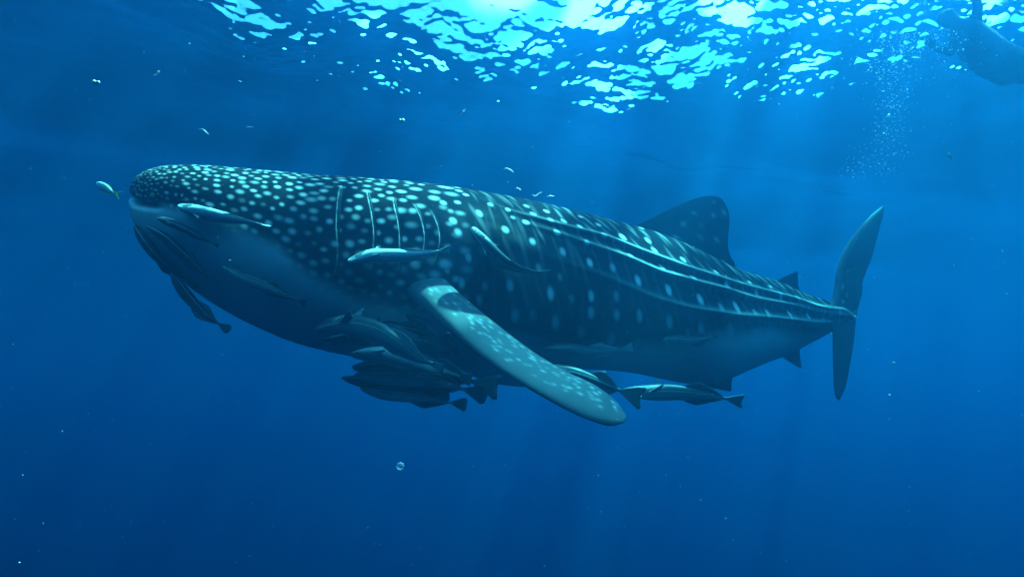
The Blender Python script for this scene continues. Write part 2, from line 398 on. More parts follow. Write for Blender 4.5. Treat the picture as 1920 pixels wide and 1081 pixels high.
def shark_skin():
    w = NT('whale_shark_skin')
    tc = w.n('ShaderNodeTexCoord').outputs['Object']
    n1 = w.n('ShaderNodeTexNoise', {'Vector': tc, 'Scale': 9.0, 'Detail': 5.0, 'Roughness': 0.6}).outputs[0]
    n2 = w.n('ShaderNodeTexNoise', {'Vector': tc, 'Scale': 120.0, 'Detail': 2.0}).outputs[0]
    sp = w.attr('spot'); be = w.attr('belly'); pa = w.attr('pale'); dk = w.attr('dark'); bl = w.attr('blotch')
    base = w.mix(n1, (0.004, 0.005, 0.0055, 1), (0.013, 0.0145, 0.0155, 1))
    base = w.mix(w.math('MULTIPLY', bl, 0.3), base, (0.10, 0.105, 0.085, 1))
    bc = w.mix(n1, (0.36, 0.39, 0.41, 1), (0.50, 0.53, 0.54, 1))
    c = w.mix(be, base, bc)
    f = w.math('MULTIPLY', sp, w.math('MULTIPLY_ADD', n2, 0.5, 0.72), clamp=True)
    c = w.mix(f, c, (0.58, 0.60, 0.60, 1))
    c = w.mix(pa, c, (0.36, 0.38, 0.35, 1))
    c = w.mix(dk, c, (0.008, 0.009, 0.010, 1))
    n3 = w.n('ShaderNodeTexNoise', {'Vector': tc, 'Scale': 260.0, 'Detail': 2.0}).outputs[0]
    bp = w.n('ShaderNodeBump', {'Height': n3, 'Strength': 0.22, 'Distance': 0.01})
    b = w.n('ShaderNodeBsdfPrincipled', {'Base Color': c, 'Roughness': 0.7, 'IOR': 1.06, 'Specular IOR Level': 0.0, 'Normal': bp.outputs[0]})
    w.link(b.outputs[0], w.out.inputs[0]); return w.m
SKIN = shark_skin()
shark = empty('whale_shark', CEN[NS // 2])
tag(shark, 'huge white-spotted whale shark swimming left beneath the surface', 'whale shark')
faces = grid_faces(NS, NT_, wrap_v=True)
fl = lambda A: np.asarray(A).reshape(-1)
Vb = V.reshape(-1, 3)
# close the two ends
nose = len(Vb); Vb = np.vstack([Vb, V[0].mean(0), V[-1].mean(0)])
r0 = np.arange(NT_); r1 = (NS - 1) * NT_ + r0
capq = np.concatenate([np.stack([r0, np.roll(r0, -1), np.full(NT_, nose)], -1), np.stack([np.roll(r1, -1), r1, np.full(NT_, nose + 1)], -1)])
def body_mesh():
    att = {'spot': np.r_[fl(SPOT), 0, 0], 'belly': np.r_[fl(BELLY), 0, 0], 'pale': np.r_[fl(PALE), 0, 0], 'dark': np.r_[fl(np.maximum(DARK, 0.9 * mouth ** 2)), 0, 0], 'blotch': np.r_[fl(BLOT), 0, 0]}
    me = bpy.data.meshes.new('body')
    nq, nt = len(faces), len(capq)
    me.vertices.add(len(Vb)); me.vertices.foreach_set('co', (Vb - np.array(shark.location)).astype(np.float32).ravel())
    li = np.concatenate([faces.ravel(), capq.ravel()]).astype(np.int32)
    me.loops.add(len(li)); me.loops.foreach_set('vertex_index', li)
    ls = np.concatenate([np.arange(nq) * 4, nq * 4 + np.arange(nt) * 3]).astype(np.int32)
    me.polygons.add(nq + nt); me.polygons.foreach_set('loop_start', ls); me.update(calc_edges=True)
    me.polygons.foreach_set('use_smooth', np.ones(nq + nt, dtype=bool))
    for k, v in att.items():
        a = me.attributes.new(k, 'FLOAT', 'POINT'); a.data.foreach_set('value', v.astype(np.float32))
    me.materials.append(SKIN)
    bm_ = bmesh.new(); bm_.from_mesh(me); vol = bm_.calc_volume(signed=True); bm_.free()
    if vol < 0: me.flip_normals()
    o = bpy.data.objects.new('body', me); col.objects.link(o); o.parent = shark
    return o
shark_body = body_mesh()

def fin(name, LE, TE, thick, mat, parent, nv=90, nu=34, root_flare=0.6, spots=None, belly=0.0, pale_edge=0.0, lump=None, dark_tip=0.0):
    """blade between a leading and a trailing edge (3-D polylines from root to tip); thick = (root, tip) in metres"""
    L = catmull(LE, nv); T = catmull(TE, nv)
    vv = np.linspace(0, 1, nv)
    ch = T - L; sp_ = np.gradient((L + T) / 2, axis=0)
    nr = np.cross(sp_, ch); nrl = np.linalg.norm(nr, axis=1, keepdims=True)
    nr = nr / np.maximum(nrl, 1e-9)
    for k in range(1, nv):
        if nrl[k] < 1e-6 or nr[k] @ nr[k - 1] < 0.2: nr[k] = nr[k - 1]
    half_n = nu
    q = (1 - np.cos(np.linspace(0, math.pi, half_n))) / 2
    prof = 2.6 * (0.30 * np.sqrt(q) - 0.126 * q - 0.352 * q ** 2 + 0.284 * q ** 3 - 0.106 * q ** 4) * 1.9
    prof[-1] = 0.0; prof = prof / prof.max()
    tk = (thick[0] + (thick[1] - thick[0]) * vv ** 0.8) / 2
    tk = tk * (1 + root_flare * np.exp(-(vv / 0.12) ** 2)) * np.sqrt(np.clip((1 - vv) / 0.06, 0.02, 1)) ** 1.0
    tk = np.minimum(tk, np.maximum(np.linalg.norm(ch, axis=1) * 0.3, 0.002))
    loop_q = np.r_[q, q[-2:0:-1]]; sgn = np.r_[np.ones(half_n), -np.ones(half_n - 2)]
    lp = np.r_[prof, prof[-2:0:-1]]
    Vg = L[:, None] + ch[:, None] * loop_q[None, :, None] + nr[:, None] * (tk[:, None] * lp * sgn)[..., None]
    S = np.zeros((nv, len(loop_q))); PL = np.zeros_like(S); BLl = np.zeros_like(S)
    if belly: BLl[:] = belly
    if pale_edge: PL += pale_edge * np.exp(-(loop_q[None, :] / 0.12) ** 2)
    if spots:
        mc = np.linalg.norm(ch, axis=1)[:, None]; span = np.r_[0, np.cumsum(np.linalg.norm(np.diff((L + T) / 2, axis=0), axis=1))][:, None]
        for v0, q0, rv, rq, am in spots:
            k = int(v0 * (nv - 1))
            d = ((span - span[k]) / rv) ** 2 + ((loop_q[None, :] - q0) * mc / rq) ** 2
            S = np.maximum(S, am * np.exp(-d * 1.1))
    n = len(loop_q)
    Vs = Vg.reshape(-1, 3)
    f = [tuple(map(int, x)) for x in grid_faces(nv, n, wrap_v=True)]
    o = mesh_obj(name, np.vstack([Vs, L[:1] * 0.5 + T[:1] * 0.5, L[-1:] * 0.5 + T[-1:] * 0.5]),
                 f + [(k, (k + 1) % n, nv * n) for k in range(n)] + [((nv - 1) * n + (k + 1) % n, (nv - 1) * n + k, nv * n + 1) for k in range(n)],
                 mat, parent, attrs={'spot': np.r_[S.ravel(), 0, 0], 'pale': np.r_[PL.ravel(), 0, 0], 'belly': np.r_[BLl.ravel(), belly, belly], 'dark': np.zeros(nv * n + 2), 'blotch': np.zeros(nv * n + 2)})
    bm_ = bmesh.new(); bm_.from_mesh(o.data); bmesh.ops.recalc_face_normals(bm_, faces=bm_.faces); bm_.to_mesh(o.data); bm_.free()
    return o
mp_ = lambda pts: [med(np.array(p[0], float), np.array(p[1], float)) for p in pts]
pp = lambda pts: [P(*p) for p in pts]
dsp = [(.45,.30,.030,.030,.5),(.62,.30,.024,.03,.35),(.70,.62,.026,.03,.4),(.5,.80,.022,.035,.5),(.42,.55,.03,.03,.3),(.28,.35,.024,.04,.6),(.22,.72,.03,.03,.4),(.30,.86,.026,.03,.45),(.12,.55,.03,.04,.7),(.16,.8,.03,.035,.6),(.78,.85,.03,.04,.35),(.55,.5,.02,.02,.3),(.85,.5,.02,.02,.25)]
fin('dorsal_fin', mp_([(1160,450),(1196,421),(1230,404),(1262,388),(1292,376),(1316,369),(1338,367)]),
    mp_([(1335,540),(1352,512),(1368,506),(1378,500),(1378,495),(1371,483),(1366,468),(1365,450),(1367,425),(1367,402),(1361,384),(1352,372),(1340,367.4)]), (0.16, 0.05), SKIN, shark, spots=dsp, root_flare=0.9)
fin('second_dorsal_fin', mp_([(1445,545),(1458,526),(1476,516),(1494,508)]), mp_([(1503,572),(1502,553),(1497,535),(1496,520),(1495.5,509)]), (0.07, 0.02), SKIN, shark, nv=40, nu=16)
fin('anal_fin', mp_([(1450,655),(1468,670),(1484,680),(1502,690)]), mp_([(1500,635),(1500,652),(1500,668),(1503,689)]), (0.06, 0.02), SKIN, shark, nv=40, nu=16, belly=0.25)
T0 = med(np.array(1602.), np.array(595.)); TB = math.radians(40)
TN = np.array([math.sin(TB), -math.cos(TB), 0.0])
tl = lambda pts: [on_plane(np.array(p[0], float), np.array(p[1], float), T0, TN) for p in pts]
def two_part_tail():
    fin('upper_tail_lobe', tl([(1548,590),(1559,566),(1565,535),(1568,510),(1576,482),(1590,456),(1611,428),(1634,403),(1655,386)]),
        tl([(1604,612),(1606,592),(1612,566),(1617,544),(1617,532),(1623,512),(1633,487),(1642,455),(1650,424),(1657,395),(1657,387)]), (0.075, 0.03), SKIN, shark, root_flare=0.1,
        spots=[(.2,.2,.03,.02,.5),(.16,.4,.03,.02,.5),(.12,.3,.02,.03,.6),(.3,.3,.02,.02,.25),(.35,.55,.02,.02,.2)], pale_edge=0.22, belly=0.07)
    fin('lower_tail_lobe', tl([(1556,598),(1561,622),(1562,660),(1563,700),(1565,732),(1569,748)]), tl([(1608,580),(1605,600),(1601,640),(1594,682),(1585,726),(1574,750)]), (0.072, 0.03), SKIN, shark, belly=0.1, root_flare=0.0)
two_part_tail()
psp = []
r2 = np.random.default_rng(5)
for k in range(135):
    v0 = r2.uniform(0.05, 0.96); q0 = r2.uniform(0.42, 0.98) if r2.random() < 0.8 else r2.uniform(0.22, 0.5)
    psp.append((v0, q0, r2.uniform(0.014, 0.024), r2.uniform(0.009, 0.013), r2.uniform(0.15, 0.6)))
fin('pectoral_fin', pp([(738,534,5.85),(770,557,5.62),(806,588,5.48),(860,634,5.32),(930,688,5.12),(1000,732,4.95),(1060,766,4.84),(1110,788,4.77),(1146,797,4.74),(1170,792,4.74)]),
    pp([(812,496,5.95),(832,520,5.74),(858,546,5.66),(900,582,5.60),(950,622,5.54),(1000,659,5.41),(1060,695,5.24),(1120,724,5.05),(1156,752,4.92),(1175,780,4.78)]), (0.13, 0.055), SKIN, shark, nv=160, nu=60, spots=psp, belly=0.17, root_flare=0.35)
fin('pectoral_fin', pp([(800,640,7.4),(860,690,7.9),(920,716,8.4),(965,723,8.7),(1000,723,8.9)]), pp([(900,600,7.6),(950,650,8.0),(985,690,8.5),(1005,712,8.8),(1008,721,8.9)]), (0.14, 0.05), SKIN, shark, belly=0.6)
fin('pelvic_fin', pp([(1262,690,7.45),(1300,718,7.42),(1335,727,7.40),(1369,733,7.38)]), pp([(1345,672,7.55),(1365,692,7.5),(1373,703,7.45),(1372,718,7.42),(1371,732,7.38)]), (0.09, 0.03), SKIN, shark, nv=50, nu=20, belly=0.08, spots=[(.6,.35,.03,.02,.4),(.7,.6,.02,.02,.3)])
fin('pelvic_fin', pp([(1272,690,7.95),(1305,712,8.0),(1335,720,8.0),(1362,722,8.0)]), pp([(1340,672,7.9),(1355,690,8.0),(1363,703,8.0),(1364,721,8.0)]), (0.08, 0.03), SKIN, shark, nv=50, nu=20, belly=0.08)

def simple(name, c, rough=0.5, spec=0.3):
    w = NT(name); tc = w.n('ShaderNodeTexCoord').outputs['Object']
    n = w.n('ShaderNodeTexNoise', {'Vector': tc, 'Scale': 30.0, 'Detail': 3.0}).outputs[0]
    cc = w.mix(n, tuple(x * 0.8 for x in c) + (1,), tuple(min(1, x * 1.2) for x in c) + (1,))
    b = w.n('ShaderNodeBsdfPrincipled', {'Base Color': cc, 'Roughness': rough, 'Specular IOR Level': spec}); w.link(b.outputs[0], w.out.inputs[0]); return w.m
BLACK = simple('eye_black', (0.006, 0.007, 0.008), 0.25)
SLIT = simple('gill_cleft', (0.010, 0.012, 0.014), 0.6)
def disc_bump(name, c, nrm, r, hgt, mat, parent, stretch=1.0, axis_=None):
    nrm = nrm / np.linalg.norm(nrm); a = SHE - nrm * (SHE @ nrm) if axis_ is None else axis_; a = a / np.linalg.norm(a); b = np.cross(nrm, a)
    Vv = []; n = 20
    rings = [0.999, 0.85, 0.6, 0.3]
    for k, q in enumerate(rings):
        for t in np.linspace(0, 2 * math.pi, n, endpoint=False):
            Vv.append(c + r * q * (math.cos(t) * a * stretch + math.sin(t) * b) + nrm * hgt * math.sqrt(max(0, 1 - q * q)))
    Vv.append(c + nrm * hgt); f = [tuple(map(int, x)) for x in grid_faces(len(rings), n, wrap_v=True)]
    f += [((len(rings) - 1) * n + k, (len(rings) - 1) * n + (k + 1) % n, len(rings) * n) for k in range(n)]
    return mesh_obj(name, Vv, f, mat, parent)
i, j = hit(287, 369); disc_bump('eye', BASE[i, j] - OUT[i, j] * 0.006, OUT[i, j], 0.034, 0.022, BLACK, shark)
i, j = hit(341, 367); disc_bump('spiracle', BASE[i, j] + OUT[i, j] * 0.001, OUT[i, j], 0.024, 0.004, BLACK, shark, 0.8)
# dark clefts behind the gill flaps
for line, fade in gill_rows:
    js = [k for k in range(NN) if fade[k] > 0.08]
    Vv, f = [], []
    for n_, k in enumerate(js):
        s0 = line[k] + 2.0; wdt = 1.6 * math.sqrt(fade[k])
        for s in (s0, s0 + wdt):
            a = int(s); q = s - a
            Vv.append(V[a, k] * (1 - q) + V[a + 1, k] * q + OUT[a, k] * 0.003)
        if n_: f.append((2 * n_ - 2, 2 * n_ - 1, 2 * n_ + 1, 2 * n_))
    mesh_obj('gill_slit', Vv, f, SLIT, shark)
# ------------------------------------------------------------------ remoras
def remora_skin(name, back, side, belly, stripe):
    w = NT(name)
    tc = w.n('ShaderNodeTexCoord').outputs['Object']
    n = w.n('ShaderNodeTexNoise', {'Vector': tc, 'Scale': 45.0, 'Detail': 4.0}).outputs[0]
    h = w.attr('height')                                   # -1 belly .. 1 back
    c = w.mix(w.math('SMOOTH_MIN', w.math('MULTIPLY_ADD', h, 1.4, 0.35), 1.0, 0.1, clamp=True), (*side, 1), (*back, 1))
    bl = w.math('MULTIPLY_ADD', h, -2.2, -0.9, clamp=True)
    c = w.mix(bl, c, (*belly, 1))
    s_ = w.math('SUBTRACT', 1.0, w.math('MULTIPLY', w.math('ABSOLUTE', w.math('SUBTRACT', h, 0.42)), 7.0), clamp=True)
    c = w.mix(w.math('MULTIPLY', s_, stripe), c, (0.55, 0.58, 0.58, 1))
    c = w.mix(w.math('MULTIPLY', n, 0.35), c, (0.02, 0.022, 0.025, 1))
    b = w.n('ShaderNodeBsdfPrincipled', {'Base Color': c, 'Roughness': 0.42, 'Specular IOR Level': 0.12}); w.link(b.outputs[0], w.out.inputs[0]); return w.m
REM_GREY = remora_skin('remora_grey', (0.045, 0.05, 0.055), (0.30, 0.32, 0.33), (0.42, 0.44, 0.45), 0.4)
REM_DARK = remora_skin('remora_dark', (0.008, 0.009, 0.010), (0.04, 0.044, 0.048), (0.12, 0.13, 0.14), 0.55)  # strong stripe: own pale line plus a lit upper rim in colour
REM_PALE = remora_skin('remora_pale', (0.34, 0.36, 0.37), (0.28, 0.30, 0.31), (0.34, 0.36, 0.37), 0.7)  # pale back stands in for the sunlit top, put into the colour
REM_FIN = simple('remora_fin', (0.07, 0.076, 0.082), 0.5, 0.08)
REM_FIN_PALE = simple('remora_fin_pale', (0.22, 0.24, 0.25), 0.5, 0.08)
DISC = simple('suction_disc', (0.06, 0.064, 0.068), 0.6, 0.05)

def ribbon_fin(name, root, tip, mat, parent, th_=0.004):
    """thin blade between a root line and a tip line, with real thickness"""
    root = np.asarray(root); tip = np.asarray(tip); n = len(root); m = 5
    g = root[:, None] + (tip - root)[:, None] * np.linspace(0, 1, m)[None, :, None]
    du = np.gradient(root, axis=0); nr = np.cross(du, (tip - root)); L = np.linalg.norm(nr, axis=1, keepdims=True)
    good = nr[int(np.argmax(L))]; nr = np.where(L > 1e-9, nr / np.maximum(L, 1e-9), good / np.linalg.norm(good))
    tk = th_ * (1 - 0.75 * np.linspace(0, 1, m))
    A = g + nr[:, None] * tk[None, :, None] / 2; B = g - nr[:, None] * tk[None, :, None] / 2
    Vv = np.concatenate([A.reshape(-1, 3), B.reshape(-1, 3)])
    fa = grid_faces(n, m); f = [tuple(map(int, x)) for x in fa] + [tuple(map(int, x[::-1] + n * m)) for x in fa]
    ed = [i * m for i in range(n)] + [(n - 1) * m + k for k in range(1, m)] + [i * m + m - 1 for i in range(n - 2, -1, -1)] + [k for k in range(m - 2, 0, -1)]
    for a, b in zip(ed, ed[1:] + ed[:1]): f.append((a, b, b + n * m, a + n * m))
    o = mesh_obj(name, Vv, f, mat, parent)
    bm_ = bmesh.new(); bm_.from_mesh(o.data); bmesh.ops.recalc_face_normals(bm_, faces=bm_.faces); bm_.to_mesh(o.data); bm_.free()
    return o

def remora(label, pts, wid, roll=0.0, mat=None, fmat=None, tail=1.0, tail_turn=0.0, pec=1.0, flip=1, pec_raise=0.0, fork=0.25, dors=1.0):
    """pts: (px, py, depth) from snout to tail root; wid: greatest height in photograph pixels; roll: degrees the back leans towards the camera"""
    mat = mat or REM_GREY; fmat = fmat or REM_FIN
    A = np.array([P(*p) for p in pts]); n = 64; ax = catmull(A, n)
    t = np.linspace(0, 1, n); tg = np.gradient(ax, axis=0); tg /= np.linalg.norm(tg, axis=1, keepdims=True)
    d0 = float(np.mean([p[2] for p in pts])); R = wid * d0 / F / 2
    view = -ax / np.linalg.norm(ax, axis=1, keepdims=True)
    upv = np.cross(tg, view); upv /= np.linalg.norm(upv, axis=1, keepdims=True)
    if np.mean(upv @ C_U) < 0: upv = -upv
    upv *= flip
    sd = np.cross(tg, upv)
    if np.mean((sd * view).sum(1)) < 0: sd = -sd              # sd points to the camera
    cr, sr = math.cos(math.radians(roll)), math.sin(math.radians(roll))
    dv = upv * cr + sd * sr; lv = sd * cr - upv * sr
    hp = pchip([0, .012, .04, .09, .17, .28, .40, .55, .70, .84, .94, 1], [.05, .20, .38, .60, .82, .97, 1, .88, .60, .34, .20, .17], t)
    wp = pchip([0, .012, .04, .09, .17, .28, .40, .55, .70, .84, .94, 1], [.10, .35, .62, .82, .93, .92, .86, .70, .44, .22, .10, .07], t)
    m = 28; an = np.linspace(0, 2 * math.pi, m, endpoint=False)
    topf = np.where(np.sin(an)[None, :] > 0, (1 - 0.35 * np.exp(-(t / 0.16) ** 2))[:, None], 1.0)      # flat crown
    g = ax[:, None] + R * (hp[:, None] * np.sin(an)[None, :] * topf)[..., None] * dv[:, None] + R * (wp[:, None] * np.cos(an)[None, :])[..., None] * lv[:, None]
    root = empty('remora', ax[n // 2]); tag(root, label, 'remora', 'remoras riding with the whale shark')
    f = [tuple(map(int, x)) for x in grid_faces(n, m, wrap_v=True)]
    Vv = np.vstack([g.reshape(-1, 3), ax[:1], ax[-1:]])
    f += [(k, (k + 1) % m, n * m) for k in range(m)] + [((n - 1) * m + (k + 1) % m, (n - 1) * m + k, n * m + 1) for k in range(m)]
    hv = np.r_[np.broadcast_to(np.sin(an), (n, m)).ravel(), 0, 0]
    b = mesh_obj('body', Vv, f, mat, root, attrs={'height': hv})
    bm_ = bmesh.new(); bm_.from_mesh(b.data); bmesh.ops.recalc_face_normals(bm_, faces=bm_.faces); bm_.to_mesh(b.data); bm_.free()
    # suction disc on the crown: oval rim with cross ridges
    k0, k1 = int(.035 * n), int(.20 * n)
    Dv, Df = [], []; q = 15
    ks = np.linspace(k0, k1, q)
    for a_, k in enumerate(ks):
        kk = int(k); w_ = math.sin(math.pi * (a_ + 0.35) / (q - 0.3)) ** 0.6 * 0.62 * wp[kk] * R
        hh = R * hp[kk] * topf[kk, m // 4] + R * (0.05 + 0.05 * (a_ % 2))
        for s in (-1, -0.5, 0, 0.5, 1):
            Dv.append(ax[kk] + (ax[min(kk + 1, n - 1)] - ax[kk]) * (k - kk) + dv[kk] * (hh - R * 0.14 * s * s) + lv[kk] * w_ * s)
    for a_ in range(q - 1):
        for c_ in range(4): Df.append((a_ * 5 + c_, a_ * 5 + c_ + 1, a_ * 5 + c_ + 6, a_ * 5 + c_ + 5))
    mesh_obj('suction_disc', Dv, Df, DISC, root)
    # eye on the side of the head towards the camera
    ke = int(.10 * n); disc_bump('eye', ax[ke] + lv[ke] * R * wp[ke] * 0.96 + dv[ke] * R * hp[ke] * 0.05, lv[ke], R * 0.13, R * 0.06, BLACK, root, axis_=tg[ke])
    # low second dorsal and anal fin in the hind half
    def strip(nm, sgn, a0, a1, hgt, lean):
        kk = np.arange(int(a0 * n), int(a1 * n) + 1); s = np.linspace(0, 1, len(kk))
        base = ax[kk] + sgn * dv[kk] * (R * hp[kk] * 0.8)[:, None]
        prof = (1 - (1 - s) ** 1.0) ** 0
        pr = hgt * np.clip(s / 0.22, 0, 1) ** 0.8 * (1 - s) ** 0.75 * 1.25
        tipp = base + sgn * dv[kk] * (R * (0.2 * hp[kk] + pr))[:, None] + tg[kk] * (R * lean * pr)[:, None]
        ribbon_fin(nm, base, tipp, fmat, root, 0.05 * R)
    strip('dorsal_fin', 1, .56, .93, .75 * dors, 1.2); strip('anal_fin', -1, .56, .93, .70 * dors, 1.2)
    # pectoral fins
    for s in (1, -1):
        k = int(.23 * n); k2 = int(.285 * n); kk = np.linspace(k, k2, 7).astype(int)
        base = ax[kk] + s * lv[kk] * (R * wp[kk] * 0.85)[:, None] + dv[kk] * (R * hp[kk] * (0.12 + 0.2 * pec_raise))[:, None]
        sp = np.linspace(0, 1, 7)
        out = (s * lv[k] * 0.55 + dv[k] * (0.10 + 0.9 * pec_raise * (1 if s > 0 else .6)) + tg[k] * 1.0); out /= np.linalg.norm(out)
        ln = R * pec * (1.9 - 1.1 * sp)
        ribbon_fin('pectoral_fin', base, base + out * ln[:, None], fmat, root, 0.06 * R)
    # tail fin: a fan with a shallow notch
    tt = math.radians(tail_turn); tv = dv[-1] * math.cos(tt) + lv[-1] * math.sin(tt)
    s = np.linspace(-1, 1, 31)
    base = ax[-3] + tv * (s * R * 0.15)[:, None]
    ln = R * tail * (2.05 + fork * (np.abs(s) ** 1.5 - 0.6)) * (1 - 0.22 * np.abs(s) ** 7); ht = R * tail * 1.15
    tipp = ax[-1] + tg[-1] * ln[:, None] + tv * (s * (1 - 0.18 * s ** 2) * 1.1 * ht)[:, None]
    ribbon_fin('tail_fin', base, tipp, fmat, root, 0.09 * R)
    return root
sd_ = lambda pts, lift: [(x, y, skin_depth(x, y) - lift) for x, y in pts]
# on the head and throat
remora('bright-backed remora lying along the shark cheek just below the eye', sd_([(334,384),(368,396),(410,406),(455,414),(492,421)], .07), 27, 38, REM_PALE, REM_FIN_PALE, tail=.55, dors=.15, tail_turn=60)
remora('dark remora pressed along the front edge of the lower jaw', [(253,420,5.55),(272,452,5.52),(298,484,5.52),(328,510,5.55),(354,526,5.6)], 21, 30, REM_DARK, tail=.85, tail_turn=-20, fork=-.3, pec=.7)
remora('long dark remora slanting down the throat beside the jaw edge', sd_([(276,423),(310,446),(345,478),(378,507),(403,525)], .11), 21, 10, REM_DARK, tail=.5, dors=.5)
remora('thin dark remora high on the pale throat, nearest under the cheek', sd_([(294,407),(325,419),(360,436),(385,449),(402,457)], .09), 17, 20, REM_DARK, tail=.55, dors=.5)
remora('slim dark remora hanging free below the lower jaw, tail rounded', [(321,511,5.5),(342,543,5.45),(368,573,5.42),(395,597,5.4),(414,609,5.4)], 21, 0, REM_DARK, tail=.85, fork=-.35, pec=.8)
remora('faint remora on the middle of the pale throat', sd_([(417,497),(450,519),(495,537),(535,553),(561,563)], .09), 24, 15, REM_GREY, tail=.6, dors=.5, pec=.8)
# on the flank
remora('grey remora lying level across the gill slits', sd_([(651,489),(690,480),(735,479),(785,477),(828,470)], .10), 27, 22, REM_PALE, REM_FIN_PALE, tail=.65, fork=.6, pec=1.0, pec_raise=.4, dors=.35)
remora('dark curved remora slanting across the flank behind the gills', sd_([(884,425),(905,452),(935,484),(970,504),(1012,510)], .10), 28, 42, REM_DARK, REM_FIN_PALE, tail=.7, fork=1.0, tail_turn=0, dors=.25)
remora('grey remora under the belly flank just right of the pectoral fin', sd_([(1022,651),(1060,652),(1100,657),(1140,657),(1170,653)], .10), 21, 10, REM_GREY, REM_FIN_PALE, tail=.85, pec=1.5)
remora('small faint remora on the rear flank above the pelvic fin', sd_([(1241,634),(1268,636),(1296,638),(1320,634),(1338,631)], .06), 18, 10, REM_GREY, tail=.45)
# under the belly, beyond the pectoral fin
remora('remora mostly hidden behind the pectoral fin, only its tail showing', [(1020,688,5.75),(1060,700,5.75),(1100,712,5.75),(1140,724,5.75),(1166,733,5.75)], 34, 0, REM_DARK, tail=1.25, fork=.5)
remora('long remora trailing below the belly right of the pectoral fin', [(1168,730,5.95),(1210,735,5.95),(1260,735,5.95),(1320,740,5.95),(1368,748,5.95)], 31, 18, REM_GREY, REM_FIN, tail=.85, tail_turn=0, fork=.5, pec_raise=.9, pec=1.3)
# the shoal under the chest
remora('bright-edged curved remora uppermost in the shoal under the chest, fin raised', [(592,614,5.35),(640,608,5.3),(700,618,5.3),(748,645,5.32),(790,674,5.38),(815,684,5.4)], 40, 12, REM_GREY, REM_FIN_PALE, tail=.5, pec_raise=1.1, pec=1.2, dors=.55)
remora('pale-sided remora in the shoal under the chest with bright snout', [(655,664,5.5),(700,664,5.48),(760,675,5.48),(820,692,5.52),(862,705,5.55)], 34, -12, REM_PALE, REM_FIN, tail=.7, dors=.6)
remora('dark remora behind the pale-sided one, ragged snout showing left', [(660,687,5.8),(710,689,5.8),(780,695,5.82),(850,706,5.85),(892,716,5.85)], 42, 0, REM_DARK, tail=1.1, fork=.4)
remora('broad grey-sided remora in the middle of the shoal, tail drooping below its neighbours', [(664,702,5.6),(715,704,5.6),(780,710,5.6),(840,722,5.6),(876,731,5.6)], 35, 5, REM_GREY, tail=1.05, fork=-.1)
remora('dark remora second from the bottom of the shoal, leftmost snout', [(640,707,5.7),(690,716,5.7),(740,722,5.7),(790,729,5.7),(818,733,5.7)], 25, 0, REM_DARK, tail=1.1, fork=.3)
remora('lowest remora of the shoal under the chest', [(675,727,5.65),(715,736,5.65),(765,742,5.65),(815,750,5.65),(850,755,5.65)], 25, 0, REM_GREY, tail=1.0, fork=0.0)
remora('dark remora beneath the belly above the shoal, small fin raised', [(668,608,5.75),(715,612,5.72),(765,618,5.72),(800,622,5.72),(815,625,5.72)], 26, 0, REM_DARK, tail=.6, pec_raise=.8)
remora('dark remora in the shoal with wide tail under the pectoral root', [(607,636,5.6),(660,632,5.55),(720,634,5.55),(775,638,5.55),(803,640,5.55)], 32, 0, REM_DARK, tail=1.25, fork=.3)
remora('dark remora tucked against the front edge of the pectoral fin', [(756,584,5.75),(782,602,5.72),(808,622,5.7),(832,640,5.66),(850,654,5.62)], 20, 0, REM_DARK, tail=.7)

